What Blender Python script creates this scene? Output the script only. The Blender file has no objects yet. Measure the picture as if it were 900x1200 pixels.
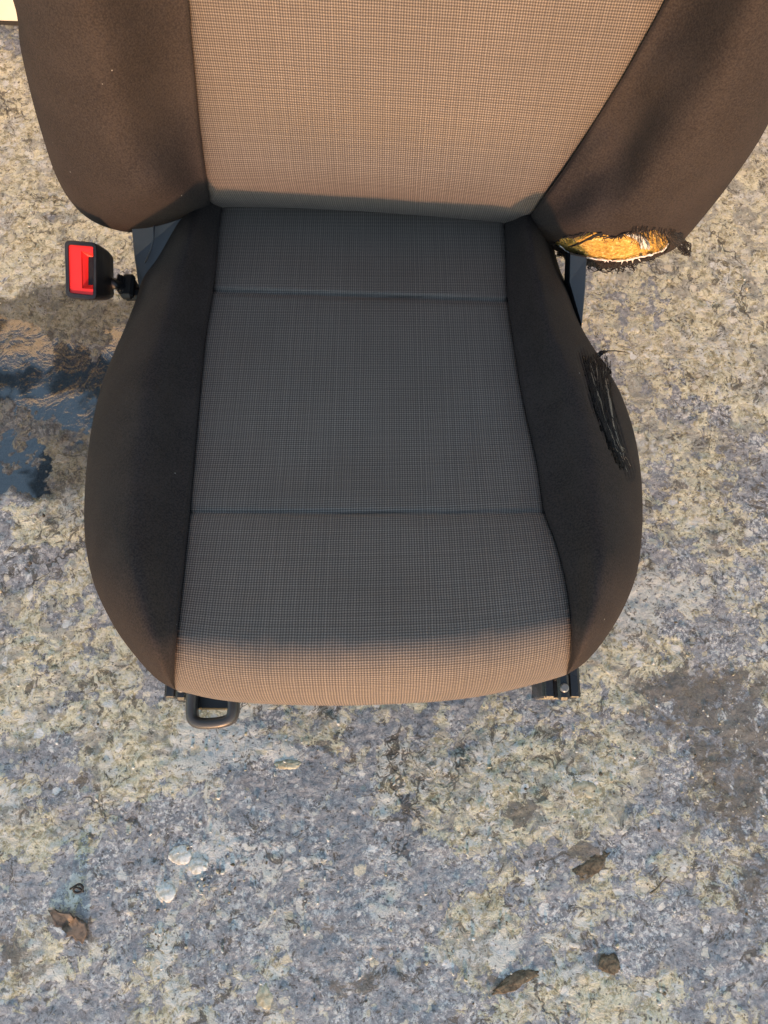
import bpy, math, random
import numpy as np
from mathutils import Vector
R = math.radians
random.seed(4); rng = np.random.RandomState(7)
SC = bpy.context.scene
COL = SC.collection

# ------------------------------------------------------------------ camera
TILT = 16.0
CAMZ = 0.93
cd = bpy.data.cameras.new('camera'); cam = bpy.data.objects.new('camera', cd); COL.objects.link(cam)
cam.location = (0, 0, CAMZ); cam.rotation_euler = (R(TILT), 0, 0)
cd.sensor_fit = 'VERTICAL'; cd.sensor_height = 24; cd.lens = 873 / 1200 * 24
cd.clip_start = 0.01; cd.clip_end = 100
SC.camera = cam

# ------------------------------------------------------------------ light
SUN_EL, SUN_AZ = 9.5, -2.0        # azimuth: 0 = light travels straight to +y, + = towards +x
w = bpy.data.worlds.new('World'); SC.world = w; w.use_nodes = True
nt = w.node_tree; bg = nt.nodes['Background']
sky = nt.nodes.new('ShaderNodeTexSky'); sky.sky_type = 'NISHITA'; sky.sun_disc = False
sky.sun_elevation = R(SUN_EL); sky.sun_rotation = R(180 + SUN_AZ); sky.dust_density = 0.3; sky.air_density = 1.0; sky.ozone_density = 0.45
nt.links.new(sky.outputs[0], bg.inputs[0]); bg.inputs[1].default_value = 0.15
sd = bpy.data.lights.new('sun', 'SUN'); sun = bpy.data.objects.new('sun', sd); COL.objects.link(sun)
sd.energy = 2.0; sd.angle = R(0.9); sd.color = (0.64, 0.325, 0.175)
el, az = R(SUN_EL), R(SUN_AZ)
sdir = Vector((math.sin(az) * math.cos(el), math.cos(az) * math.cos(el), -math.sin(el)))
sun.rotation_euler = sdir.to_track_quat('-Z', 'Y').to_euler()
sun.location = (0, -2, 2)
vs = SC.view_settings
vs.view_transform = 'Standard'; vs.look = 'None'; vs.gamma = 1.0; vs.use_curve_mapping = False
vs.exposure = 1.84

# ------------------------------------------------------------------ maths
S, C_ = math.sin(R(TILT)), math.cos(R(TILT))
FWD = np.array([0, S, -C_]); UP = np.array([0, C_, S]); CAM = np.array([0, 0, CAMZ])
F = 873.0
def rays(p):
    """directions through photograph points (900 x 1200)"""
    p = np.asarray(p, float)
    X = (p[..., 0] - 450) / F; Y = (600 - p[..., 1]) / F
    return FWD + X[..., None] * np.array([1., 0, 0]) + Y[..., None] * UP
def on_plane(p, o, n, h=0.0):
    d = rays(p); t = ((np.asarray(o) - CAM) @ n + h) / (d @ n)
    return CAM + d * t[..., None]
def at_depth(px, py, dep):
    return CAM + rays(np.array([px, py])) * dep
def at_z(px, py, z):
    d = rays(np.array([px, py])); return CAM + d * ((z - CAMZ) / d[2])
def proj(P):
    q = np.asarray(P) - CAM; dep = q @ FWD
    return np.stack([450 + F * q[..., 0] / dep, 600 - F * (q @ UP) / dep], -1)
def curve(pts, n, dens=12):
    """smooth curve through pts, n samples evenly spaced"""
    P = np.array(pts, float); k = len(P)
    Q = np.vstack([2 * P[0] - P[1], P, 2 * P[-1] - P[-2]])
    out = []
    for i in range(k - 1):
        a, b, c, d = Q[i], Q[i + 1], Q[i + 2], Q[i + 3]
        t = np.linspace(0, 1, dens, endpoint=False)[:, None]
        out.append(.5 * ((2 * b) + (c - a) * t + (2 * a - 5 * b + 4 * c - d) * t ** 2 + (3 * b - a - 3 * c + d) * t ** 3))
    out.append(P[-1:]); L = np.vstack(out)
    s = np.r_[0, np.cumsum(np.linalg.norm(np.diff(L, axis=0), axis=1))]
    q = np.linspace(0, s[-1], n)
    return np.stack([np.interp(q, s, L[:, i]) for i in range(L.shape[1])], -1)
def sst(a, b, x):
    t = np.clip((x - a) / (b - a), 0, 1); return t * t * (3 - 2 * t)
def vnoise(x, y, seed=0):
    xi = np.floor(x).astype(np.int64); yi = np.floor(y).astype(np.int64)
    fx = x - xi; fy = y - yi; fx = fx * fx * (3 - 2 * fx); fy = fy * fy * (3 - 2 * fy)
    def h(a, b):
        n = (a * 374761393 + b * 668265263 + seed * 974634777) & 0x7fffffff
        n = ((n ^ (n >> 13)) * 1274126177) & 0x7fffffff
        return ((n ^ (n >> 16)) & 0xffff) / 65535.0
    return (h(xi, yi) * (1 - fx) + h(xi + 1, yi) * fx) * (1 - fy) + (h(xi, yi + 1) * (1 - fx) + h(xi + 1, yi + 1) * fx) * fy
def fbm(x, y, sc, o=4, seed=0, g=.5):
    v = 0; a = 1; t = 0
    for i in range(o):
        v = v + a * vnoise(x * sc + 31.7 * i, y * sc + 17.3 * i, seed + i); t += a; a *= g; sc *= 2.03
    return v / t * 2 - 1

# ------------------------------------------------------------------ object helpers
def put(name, V, Fc, mat, parent=None, smooth=True, uv=None):
    me = bpy.data.meshes.new(name)
    V = np.asarray(V, float)
    if isinstance(Fc, np.ndarray):
        k = Fc.shape[1]; nf = len(Fc)
        me.vertices.add(len(V)); me.vertices.foreach_set('co', V.ravel())
        me.loops.add(nf * k); me.loops.foreach_set('vertex_index', Fc.ravel().astype(np.int32))
        me.polygons.add(nf); me.polygons.foreach_set('loop_start', np.arange(0, nf * k, k, dtype=np.int32))
        me.update(calc_edges=True)
    else:
        me.from_pydata([tuple(v) for v in V], [], Fc)
    if uv is not None:
        l = me.uv_layers.new(name='UVMap'); idx = np.empty(len(me.loops), np.int32); me.loops.foreach_get('vertex_index', idx)
        l.data.foreach_set('uv', np.asarray(uv)[idx].ravel().astype(np.float32))
    me.validate()
    if smooth: me.polygons.foreach_set('use_smooth', np.ones(len(me.polygons), bool))
    if mat: me.materials.append(mat)
    o = bpy.data.objects.new(name, me); COL.objects.link(o)
    if parent: o.parent = parent
    return o
def tag(o, label=None, cat=None, group=None, kind=None):
    if label: o['label'] = label
    if cat: o['category'] = cat
    if group: o['group'] = group
    if kind: o['kind'] = kind
    return o
def quads(nr, nc, flip=False):
    i = np.arange(nr - 1)[:, None] * nc + np.arange(nc - 1)[None, :]
    q = np.stack([i, i + 1, i + nc + 1, i + nc], -1).reshape(-1, 4)
    return q[:, ::-1].copy() if flip else q
class MB:
    def __init__(s): s.v = []; s.f = []
    def add(s, V, Fc):
        b = len(s.v); s.v += [tuple(map(float, v)) for v in V]; s.f += [tuple(int(i) + b for i in f) for f in Fc]
    def box(s, c, d, rot=None, bev=0.0):
        """box with chamfered edges"""
        c = np.array(c, float); h = np.array(d, float) / 2; b = min(bev, h.min() * .95)
        vs_ = []; key = {}
        for sx in (-1, 1):
            for sy in (-1, 1):
                for sz in (-1, 1):
                    sg = np.array([sx, sy, sz])
                    for ax in range(3):
                        p = sg * h; o = [a for a in range(3) if a != ax]
                        for a in o: p[a] -= sg[a] * b
                        key[(sx, sy, sz, ax)] = len(vs_); vs_.append(p)
        Fs = []
        for ax in range(3):
            o = [a for a in range(3) if a != ax]
            for sg in (-1, 1):
                q = []
                for (u, v) in ((-1, -1), (1, -1), (1, 1), (-1, 1)):
                    k = [0, 0, 0]; k[ax] = sg; k[o[0]] = u; k[o[1]] = v; q.append(key[(*k, ax)])
                Fs.append(q)
        if b > 0:
            for ax in range(3):
                o = [a for a in range(3) if a != ax]
                for u in (-1, 1):
                    for v in (-1, 1):
                        k1 = [0, 0, 0]; k1[ax] = -1; k1[o[0]] = u; k1[o[1]] = v; k2 = list(k1); k2[ax] = 1
                        Fs.append([key[(*k1, o[0])], key[(*k2, o[0])], key[(*k2, o[1])], key[(*k1, o[1])]])
            for sx in (-1, 1):
                for sy in (-1, 1):
                    for sz in (-1, 1): Fs.append([key[(sx, sy, sz, a)] for a in range(3)])
        V = np.array(vs_)
        if rot is not None: V = V @ np.array(rot).T
        s.add(V + c, Fs)
    def tube(s, P, r, k=6, caps=True, flat=1.0):
        P = np.asarray(P, float); n = len(P)
        rr = np.full(n, r) if np.isscalar(r) else np.asarray(r)
        T = np.gradient(P, axis=0); T /= np.linalg.norm(T, axis=1)[:, None] + 1e-12
        u = np.cross(T[0], [0.13, .21, 1.]);
        if np.linalg.norm(u) < 1e-3: u = np.cross(T[0], [1., 0, 0])
        u /= np.linalg.norm(u); V = []
        for i in range(n):
            u = u - T[i] * (u @ T[i]); u /= np.linalg.norm(u) + 1e-12; v = np.cross(T[i], u)
            for j in range(k):
                a = 2 * math.pi * j / k; V.append(P[i] + rr[i] * (u * math.cos(a) + v * math.sin(a) * flat))
        Fs = [(i * k + j, i * k + (j + 1) % k, (i + 1) * k + (j + 1) % k, (i + 1) * k + j) for i in range(n - 1) for j in range(k)]
        if caps: Fs += [tuple(range(k))[::-1], tuple(range((n - 1) * k, n * k))]
        s.add(V, Fs)
    def sweep(s, P, prof, up):
        """closed path P, closed profile (out, up) offsets"""
        P = np.asarray(P); n = len(P); k = len(prof); up = np.array(up, float); V = []
        for i in range(n):
            t = P[(i + 1) % n] - P[i - 1]; t /= np.linalg.norm(t); o = np.cross(t, up); o /= np.linalg.norm(o)
            for a, b in prof: V.append(P[i] + o * a + up * b)
        Fs = [(i * k + j, i * k + (j + 1) % k, ((i + 1) % n) * k + (j + 1) % k, ((i + 1) % n) * k + j) for i in range(n) for j in range(k)]
        s.add(V, Fs)
    def put(s, name, mat, parent=None, smooth=False):
        o = put(name, s.v, s.f, mat, parent, smooth)
        import bmesh
        bm = bmesh.new(); bm.from_mesh(o.data); bmesh.ops.recalc_face_normals(bm, faces=bm.faces); bm.to_mesh(o.data); bm.free()
        return o

# ------------------------------------------------------------------ materials
class NT:
    def __init__(s, name):
        s.m = bpy.data.materials.new(name); s.m.use_nodes = True; s.t = s.m.node_tree
        s.b = s.t.nodes['Principled BSDF']
    def n(s, ty, **kw):
        nd = s.t.nodes.new('ShaderNode' + ty)
        for k, v in kw.items():
            if k.startswith('_'): s.set(nd, k[1:].replace('_', ' '), v)
            else: setattr(nd, k, v)
        return nd
    def set(s, nd, key, v):
        i = nd.inputs[int(key) if str(key).isdigit() else key]
        if isinstance(v, bpy.types.NodeSocket): s.t.links.new(v, i)
        elif isinstance(v, bpy.types.Node): s.t.links.new(v.outputs[0], i)
        else: i.default_value = v
    def math(s, op, a, b=0.0, c=0.0, clamp=False):
        nd = s.t.nodes.new('ShaderNodeMath'); nd.operation = op; nd.use_clamp = clamp
        s.set(nd, 0, a); s.set(nd, 1, b)
        if op in ('MULTIPLY_ADD',): s.set(nd, 2, c)
        return nd.outputs[0]
    def mix(s, f, a, b, bl='MIX'):
        nd = s.t.nodes.new('ShaderNodeMix'); nd.data_type = 'RGBA'; nd.blend_type = bl
        s.set(nd, 0, f)
        for i, v in ((6, a), (7, b)):
            if isinstance(v, (tuple, list)): v = tuple(v) + (1.0,) * (4 - len(v))
            s.set(nd, i, v)
        return nd.outputs[2]
    def ramp(s, x, a, b, lo=0.0, hi=1.0):
        nd = s.t.nodes.new('ShaderNodeMapRange'); nd.interpolation_type = 'SMOOTHSTEP'
        s.set(nd, 0, x); s.set(nd, 1, a); s.set(nd, 2, b); s.set(nd, 3, lo); s.set(nd, 4, hi); return nd.outputs[0]
    def noise(s, sc, det=3, rough=.5, dist=0.0, vec=None, out=0):
        nd = s.n('TexNoise'); nd.inputs['Scale'].default_value = sc; nd.inputs['Detail'].default_value = det
        nd.inputs['Roughness'].default_value = rough; nd.inputs['Distortion'].default_value = dist
        if vec is not None: s.t.links.new(vec, nd.inputs['Vector'])
        return nd.outputs[out]
    def p(s, **kw):
        for k, v in kw.items():
            key = k.replace('_', ' ')
            if isinstance(v, tuple) and len(v) == 3 and key != 'Subsurface Radius': v = v + (1.0,)
            s.set(s.b, key, v)
    def bump(s, h, dist, strength=1.0, nrm=None):
        nd = s.n('Bump'); s.set(nd, 'Height', h); nd.inputs['Distance'].default_value = dist; nd.inputs['Strength'].default_value = strength
        if nrm is not None: s.t.links.new(nrm, nd.inputs['Normal'])
        return nd.outputs[0]
    def obj(s):
        return s.n('TexCoord').outputs['Object']

def mat_plastic(name, col, rough=.45, grain=600, bump=.0002, wear=.15):
    m = NT(name); co = m.obj()
    g = m.noise(grain, 3, .6, vec=co); d = m.noise(35, 4, .6, vec=co)
    m.p(Base_Color=m.mix(m.ramp(d, .45, .75, 0, wear), col, (.16, .14, .12)),
        Roughness=m.ramp(d, .3, .7, rough - .08, rough + .12), Normal=m.bump(g, bump, .6))
    return m.m
M = {}
M['black_plastic'] = mat_plastic('black_plastic', (.012, .012, .013), .42)
M['grey_plastic'] = mat_plastic('grey_plastic', (.028, .032, .040), .5)
M['handle_plastic'] = mat_plastic('handle_plastic', (.045, .041, .038), .4)
M['rail_steel'] = mat_plastic('rail_steel', (.018, .018, .019), .3, 300, .0003)
M['bolt'] = mat_plastic('zinc_bolt', (.16, .16, .155), .35, 300, .0002)
M['red_plastic'] = mat_plastic('red_plastic', (.85, .028, .022), .38, 500, .0001, .03)
M['slot_dark'] = mat_plastic('slot_dark', (.004, .004, .004), .6)
M['matt_black'] = mat_plastic('matt_black', (.012, .010, .009), .7)

def mat_bolster():
    m = NT('black_knit_fabric'); co = m.obj()
    n1 = m.noise(2200, 2, .6, vec=co); n2 = m.noise(22, 4, .55, vec=co)
    v = m.n('TexVoronoi'); v.inputs['Scale'].default_value = 95; m.t.links.new(co, v.inputs['Vector'])
    rnd = m.math('GREATER_THAN', m.n('SeparateColor', _Color=v.outputs['Color']).outputs[0], .965)
    lint = m.math('MULTIPLY', m.ramp(v.outputs['Distance'], .09, .03), rnd)
    base = m.mix(m.ramp(n2, .35, .7), (.0270, .0212, .0190), (.0350, .0275, .0243))
    n3 = m.noise(650, 3, .7, vec=co)
    base = m.mix(m.math('MULTIPLY', m.ramp(n3, .40, .70), .5), base, (.060, .048, .042))
    base = m.mix(m.math('MULTIPLY', m.ramp(n3, .48, .34), .4), base, (.012, .012, .014))
    m.p(Base_Color=m.mix(lint, base, (.25, .24, .22)), Roughness=.9, Specular_IOR_Level=.12,
        Sheen_Weight=.0, Sheen_Roughness=.7, Sheen_Tint=(1.0, .86, .74), Normal=m.bump(n1, .0005, .55))
    return m.m
M['bolster'] = mat_bolster()

def mat_weave():
    m = NT('grey_woven_fabric')
    uv = m.n('UVMap').outputs[0]
    wob = m.noise(60, 2, .5, vec=uv, out=1)
    sub = m.n('VectorMath', operation='SUBTRACT', _0=wob, _1=(.5, .5, .5)).outputs[0]
    sc = m.n('VectorMath', operation='MULTIPLY', _0=sub, _1=(.0009, .0009, 0)).outputs[0]
    uvw = m.n('VectorMath', operation='ADD', _0=uv, _1=sc).outputs[0]
    sep = m.n('SeparateXYZ', _Vector=uvw)
    P_ = 0.00218
    def line(o, k=P_):
        return m.math('MULTIPLY_ADD', m.math('SINE', m.math('MULTIPLY', o, 2 * math.pi / k)), .5, .5)
    lu, lv = line(sep.outputs[0]), line(sep.outputs[1])
    hole = m.math('MULTIPLY', m.ramp(lu, .30, .8), m.ramp(lv, .30, .8))
    cross = m.math('MULTIPLY', m.ramp(lu, .55, .15), m.ramp(lv, .55, .15))
    fib = m.noise(1400, 2, .6, vec=uv); big = m.noise(9, 3, .5, vec=uv); st = m.noise(240, 2, .5, vec=uv)
    thr = m.mix(m.ramp(fib, .3, .7), (.088, .072, .060), (.165, .134, .112))
    thr = m.mix(m.math('MULTIPLY', cross, .75), thr, (.30, .245, .205))
    thr = m.mix(m.ramp(big, .3, .7, 0, .22), thr, (.082, .068, .056))
    tu = m.n('TexNoise', noise_dimensions='1D'); tu.inputs['Scale'].default_value = 420; m.set(tu, 'W', sep.outputs[0])
    tv = m.n('TexNoise', noise_dimensions='1D'); tv.inputs['Scale'].default_value = 420; m.set(tv, 'W', sep.outputs[1])
    tm = m.ramp(m.math('MULTIPLY', m.math('ADD', tu.outputs[0], tv.outputs[0]), .5), .34, .66, .86, 1.12)
    thr = m.mix(1.0, thr, m.n('CombineColor', _0=tm, _1=tm, _2=tm).outputs[0], 'MULTIPLY')
    col = m.mix(hole, thr, (.040, .033, .029))
    hgt = m.math('SUBTRACT', m.math('ADD', m.math('MULTIPLY', fib, .25), m.math('MULTIPLY', cross, .5)), hole)
    m.p(Base_Color=col, Roughness=.8, Specular_IOR_Level=.3, Sheen_Weight=.05, Sheen_Roughness=.4, Sheen_Tint=(1., .9, .8),
        Normal=m.bump(hgt, .0005, .45))
    return m.m
M['weave'] = mat_weave()

def mat_foam():
    m = NT('yellow_foam'); co = m.obj()
    n = m.noise(330, 5, .75, vec=co); n2 = m.noise(190, 4, .65, vec=co)
    c = m.mix(m.ramp(n, .35, .7), (.42, .22, .03), (.78, .52, .12))
    c = m.mix(m.ramp(n2, .55, .70, 0, .8), c, (.20, .085, .02)); c = m.mix(m.ramp(n2, .46, .34, 0, .8), c, (.95, .70, .30))
    m.p(Base_Color=c, Roughness=.95, Subsurface_Weight=.15, Subsurface_Radius=(.004, .002, .001), Normal=m.bump(n, .0022, .9))
    return m.m
M['foam'] = mat_foam()
def mat_simple(name, a, b, sc=200, rough=.9, bump=.0006, sheen=0):
    m = NT(name); co = m.obj(); n = m.noise(sc, 4, .65, vec=co)
    m.p(Base_Color=m.mix(m.ramp(n, .35, .65), a, b), Roughness=rough, Sheen_Weight=sheen, Normal=m.bump(n, bump, .8)); return m.m
M['liner'] = mat_simple('white_fleece_liner', (.62, .58, .50), (.85, .83, .78))
M['thread_black'] = mat_simple('black_thread', (.006, .005, .005), (.020, .016, .014), 900)
def mat_torn():
    m = NT('shredded_knit'); co = m.obj()
    st_ = m.n('VectorMath', operation='MULTIPLY', _0=co, _1=(1.0, .14, .3)).outputs[0]
    n = m.noise(900, 4, .7, vec=st_)
    m.p(Base_Color=m.mix(m.ramp(n, .42, .68), (.003, .003, .003), (.030, .026, .024)), Roughness=.9, Specular_IOR_Level=.1, Normal=m.bump(n, .0015, .9)); return m.m
M['torn'] = mat_torn()
M['thread_brown'] = mat_simple('brown_thread', (.045, .028, .02), (.10, .07, .05), 900)
M['thread_pale'] = mat_simple('pale_thread', (.22, .19, .15), (.34, .29, .22), 900)
M['stone'] = mat_simple('pale_stone', (.42, .39, .31), (.72, .70, .64), 160, .85, .001)
M['stone_cream'] = mat_simple('cream_stone', (.32, .27, .17), (.55, .49, .34), 160, .9, .001)
M['dirt_clod'] = mat_simple('brown_dirt', (.07, .05, .03), (.17, .13, .08), 180, .95, .002)
M['flake'] = mat_simple('rust_flake', (.05, .035, .024), (.15, .11, .08), 120, .8, .001)
M['twig'] = mat_simple('dry_twig', (.10, .08, .05), (.22, .19, .13), 300, .9, .0006)

def mat_door():
    m = NT('cream_paint'); co = m.obj()
    n = m.noise(6, 4, .6, vec=co); f = m.noise(300, 3, .5, vec=co)
    c = m.mix(m.ramp(n, .4, .75), (.60, .57, .50), (.50, .465, .39))
    m.p(Base_Color=c, Roughness=.38, Normal=m.bump(f, .0002, .4)); return m.m
M['door'] = mat_door()

def mat_ground():
    m = NT('worn_painted_concrete'); co = m.obj()
    at = m.n('Attribute', attribute_name='gmask'); sp = m.n('SeparateColor', _Color=at.outputs['Color'])
    cream_b, brown_b, wet = sp.outputs[0], sp.outputs[1], sp.outputs[2]
    pale_b = at.outputs['Alpha']
    warp = m.noise(30, 3, .6, vec=co, out=1)
    wv = m.n('VectorMath', operation='MULTIPLY_ADD', _0=warp, _1=(.02, .02, .02), _2=co).outputs[0]
    n1 = m.noise(11, 8, .68, .2, vec=wv)
    n2 = m.noise(42, 8, .72, .3, vec=wv)
    n3 = m.noise(150, 6, .7, .4, vec=co)
    n4 = m.noise(420, 3, .6, vec=co)
    n5 = m.noise(27, 6, .7, .6, vec=wv)
    nm = m.noise(78, 7, .75, .6, vec=wv)
    nf = m.noise(210, 5, .75, .3, vec=co)
    # worn paint: grey with darker and lighter rub marks
    paint = m.mix(m.ramp(nm, .42, .58), (.210, .210, .217), (.335, .332, .332))
    rough_ = m.ramp(m.noise(19, 5, .65, .5, vec=wv), .44, .58, .25, 1.0)      # rubbed places carry more crumbs
    paint = m.mix(m.math('MULTIPLY', m.ramp(nf, .515, .565, 0, .9), rough_), paint, (.66, .645, .60))
    paint = m.mix(m.ramp(nf, .43, .37, 0, .6), paint, (.115, .11, .105))
    # bare concrete: cream, sand and grey grains
    bare = m.mix(m.ramp(nm, .40, .56), (.30, .255, .145), (.69, .62, .42))
    bare = m.mix(m.ramp(nf, .48, .64, 0, .6), bare, (.76, .72, .60))
    bare = m.mix(m.ramp(nf, .44, .36, 0, .6), bare, (.13, .115, .085))
    bare = m.mix(m.ramp(n5, .50, .57, 0, .6), bare, (.25, .245, .235))
    # where the paint has gone: big sheets, broken up by small islands
    s_ = m.math('ADD', m.math('ADD', m.math('MULTIPLY', n1, .62), m.math('MULTIPLY', n2, .40)), m.math('MULTIPLY', nm, .22))
    s_ = m.math('ADD', s_, m.math('MULTIPLY', m.math('SUBTRACT', cream_b, .5), .48))
    gone = m.ramp(s_, .632, .648)
    col = m.mix(gone, paint, bare)
    # pale chalky crumbs
    v = m.n('TexVoronoi'); v.inputs['Scale'].default_value = 120; v.inputs['Randomness'].default_value = 1; m.t.links.new(wv, v.inputs['Vector'])
    vc = m.n('SeparateColor', _Color=v.outputs['Color'])
    vd = m.math('ADD', v.outputs['Distance'], m.math('MULTIPLY', m.math('SUBTRACT', nf, .5), 1.1))
    crumb = m.math('MULTIPLY', m.ramp(vd, .46, .28), m.ramp(m.math('ADD', vc.outputs[0], m.math('MULTIPLY', pale_b, .5)), .86, .96))
    v2 = m.n('TexVoronoi'); v2.inputs['Scale'].default_value = 300; m.t.links.new(wv, v2.inputs['Vector'])
    vc2 = m.n('SeparateColor', _Color=v2.outputs['Color'])
    vd2 = m.math('ADD', v2.outputs['Distance'], m.math('MULTIPLY', m.math('SUBTRACT', n4, .5), .8))
    crumb2 = m.math('MULTIPLY', m.ramp(vd2, .5, .25), m.math('GREATER_THAN', vc2.outputs[0], .84))
    dark2 = m.math('MULTIPLY', m.ramp(vd2, .5, .25), m.math('LESS_THAN', vc2.outputs[0], .13))
    pale = m.ramp(m.math('ADD', m.math('MULTIPLY', n2, .3), m.math('ADD', m.math('MULTIPLY', nm, .5), m.math('ADD', m.math('MULTIPLY', n1, .35), m.math('MULTIPLY', pale_b, .25)))), .615, .64)
    col = m.mix(m.math('MULTIPLY', pale, .75), col, (.62, .605, .55))
    crumb2 = m.math('MULTIPLY', crumb2, rough_)
    col = m.mix(m.math('MULTIPLY', crumb2, .8), col, (.62, .59, .50))
    col = m.mix(m.math('MULTIPLY', dark2, .75), col, (.075, .07, .065))
    # pits and dark crumbs of grit
    npt = m.noise(60, 6, .75, .8, vec=wv); npt2 = m.noise(7, 3, .6, vec=co)
    pit = m.ramp(m.math('ADD', npt, m.math('MULTIPLY', npt2, .25)), .705, .73)
    col = m.mix(m.math('MULTIPLY', pit, .8), col, (.085, .073, .055))
    col = m.mix(m.math('MULTIPLY', crumb, .9), col, m.mix(vc.outputs[1], (.70, .69, .66), (.56, .49, .34)))
    # flakes of white paint and lime, larger and crisp
    v3 = m.n('TexVoronoi'); v3.inputs['Scale'].default_value = 62; m.t.links.new(wv, v3.inputs['Vector'])
    vc3 = m.n('SeparateColor', _Color=v3.outputs['Color'])
    vd3 = m.math('ADD', v3.outputs['Distance'], m.math('MULTIPLY', m.math('SUBTRACT', nm, .5), 1.9))
    chip = m.math('MULTIPLY', m.ramp(vd3, .34, .29), m.ramp(m.math('ADD', vc3.outputs[0], m.math('MULTIPLY', pale_b, .45)), .80, .84))
    col = m.mix(m.math('MULTIPLY', chip, .9), col, m.mix(vc3.outputs[1], (.74, .73, .69), (.60, .52, .36)))
    # brown grime
    bs = m.math('ADD', m.math('MULTIPLY', n5, .6), m.math('MULTIPLY', n3, .35))
    bs = m.math('ADD', bs, m.math('MULTIPLY', brown_b, .55))
    bs = m.math('ADD', bs, m.math('MULTIPLY', m.math('SUBTRACT', nm, .5), 1.0))
    br = m.ramp(bs, .63, .70)
    col = m.mix(m.math('MULTIPLY', br, .82), col, m.mix(n3, (.055, .046, .036), (.22, .19, .15)))
    # hairline cracks
    vcr = m.n('TexVoronoi', feature='DISTANCE_TO_EDGE'); vcr.inputs['Scale'].default_value = 3.1
    w2 = m.n('VectorMath', operation='MULTIPLY_ADD', _0=m.noise(14, 4, .6, vec=co, out=1), _1=(.12, .12, .12), _2=co).outputs[0]
    m.t.links.new(w2, vcr.inputs['Vector'])
    crack = m.math('MULTIPLY', m.ramp(vcr.outputs['Distance'], .007, .002), m.ramp(npt2, .50, .60))
    col = m.mix(m.math('MULTIPLY', crack, .8), col, (.06, .052, .042))
    # damp
    wn = m.math('ADD', wet, m.math('MULTIPLY', m.math('SUBTRACT', n2, .5), .6))
    wm = m.ramp(wn, .25, .6)
    dcol = m.mix(1.0, col, (.20, .197, .195), 'MULTIPLY')
    col = m.mix(m.math('MULTIPLY', wm, .9), col, dcol)
    h = m.math('ADD', m.math('MULTIPLY', nm, .9), m.math('MULTIPLY', nf, .6))
    h = m.math('ADD', h, m.math('MULTIPLY', n2, 1.2))
    h = m.math('ADD', h, m.math('MULTIPLY', gone, -.30)); h = m.math('ADD', h, m.math('MULTIPLY', pit, -.35)); h = m.math('ADD', h, m.math('MULTIPLY', crack, -.6)); h = m.math('ADD', h, m.math('MULTIPLY', pale, .15))
    h = m.math('ADD', h, m.math('MULTIPLY', m.math('ADD', crumb, m.math('MULTIPLY', crumb2, .4)), .35))
    m.p(Base_Color=col, Roughness=m.math('SUBTRACT', m.ramp(n3, .3, .7, .62, .9), m.math('MULTIPLY', wm, .35)),
        Specular_IOR_Level=.4, Normal=m.bump(h, .0030, .75))
    return m.m
M['ground'] = mat_ground()

def mat_water():
    m = NT('oily_water'); co = m.obj()
    n = m.noise(28, 4, .6, 1.2, vec=co)
    n2 = m.noise(9, 3, .5, .5, vec=co)
    nrm = m.bump(m.math('ADD', m.math('MULTIPLY', n, .6), n2), .004, .6)
    fr = m.n('Fresnel', _IOR=1.6, _Normal=nrm)
    film = m.ramp(m.math('ADD', n2, m.math('MULTIPLY', n, .3)), .58, .68, 0, .16)      # oily skin in streaks
    gl = m.n('BsdfGlossy', _Color=(.85, .82, .78, 1), _Roughness=.03, _Normal=nrm)
    tr = m.n('BsdfTransparent', _Color=(.60, .58, .55, 1))
    mx = m.n('MixShader'); m.set(mx, 0, m.math('ADD', fr.outputs[0], film, clamp=True)); m.set(mx, 1, tr); m.set(mx, 2, gl)
    m.t.links.new(mx.outputs[0], m.t.nodes['Material Output'].inputs[0]); m.t.nodes.remove(m.b)
    return m.m
M['water'] = mat_water()

# ------------------------------------------------------------------ ground
def grid_axis(lo, hi, step, far, k=26):
    core = np.arange(lo, hi, step)
    g = far * (np.linspace(0, 1, k + 1)[1:]) ** 2.2
    return np.concatenate([(lo - g)[::-1], core, (core[-1] + g)])
gx = grid_axis(-.78, .80, .0026, 5.0); gy = grid_axis(-.30, 1.14, .0026, 5.0)
GX, GY = np.meshgrid(gx, gy)
gp = proj(np.stack([GX, GY, np.zeros_like(GX)], -1))
behind = (np.stack([GX, GY, np.zeros_like(GX)], -1) - CAM) @ FWD < .05
gp[behind] = -9999
wx = fbm(GX, GY, 22, 4, 3) * 40; wy = fbm(GX, GY, 22, 4, 9) * 40
PX, PY = gp[..., 0] + wx, gp[..., 1] + wy
def blobs(L):
    a = np.zeros_like(GX)
    for x, y, rx, ry, amp in L: a += amp * np.exp(-(((PX - x) / rx) ** 2 + ((PY - y) / ry) ** 2))
    return a
cream = .5 + blobs([(850, 190, 120, 120, .55), (860, 380, 110, 150, .24), (800, 620, 110, 100, .12), (720, 760, 50, 60, .30), (60, 250, 130, 130, .30), (20, 130, 80, 80, .22),
    (560, 1090, 40, 42, .52), (560, 950, 70, 50, .30), (640, 900, 80, 40, .22), (690, 930, 30, 20, .45), (140, 860, 60, 40, .28),
    (150, 910, 40, 30, .3), (110, 845, 30, 14, .4), (30, 980, 50, 25, .3), (130, 790, 15, 35, .35), (60, 610, 60, 16, .35), (80, 740, 60, 60, .12),
    (480, 830, 60, 30, .16), (380, 860, 30, 12, .4), (690, 1170, 80, 20, .4), (50, 1140, 60, 30, .2), (500, 700, 1, 1, 0), (20, 800, 40, 40, .2),
    (260, 830, 60, 20, .3), (450, 1150, 60, 60, -.12), (330, 1000, 200, 120, -.08), (470, 1000, 90, 60, -.14), (100, 1100, 100, 80, -.05), (640, 1120, 120, 50, -.10)])
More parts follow.
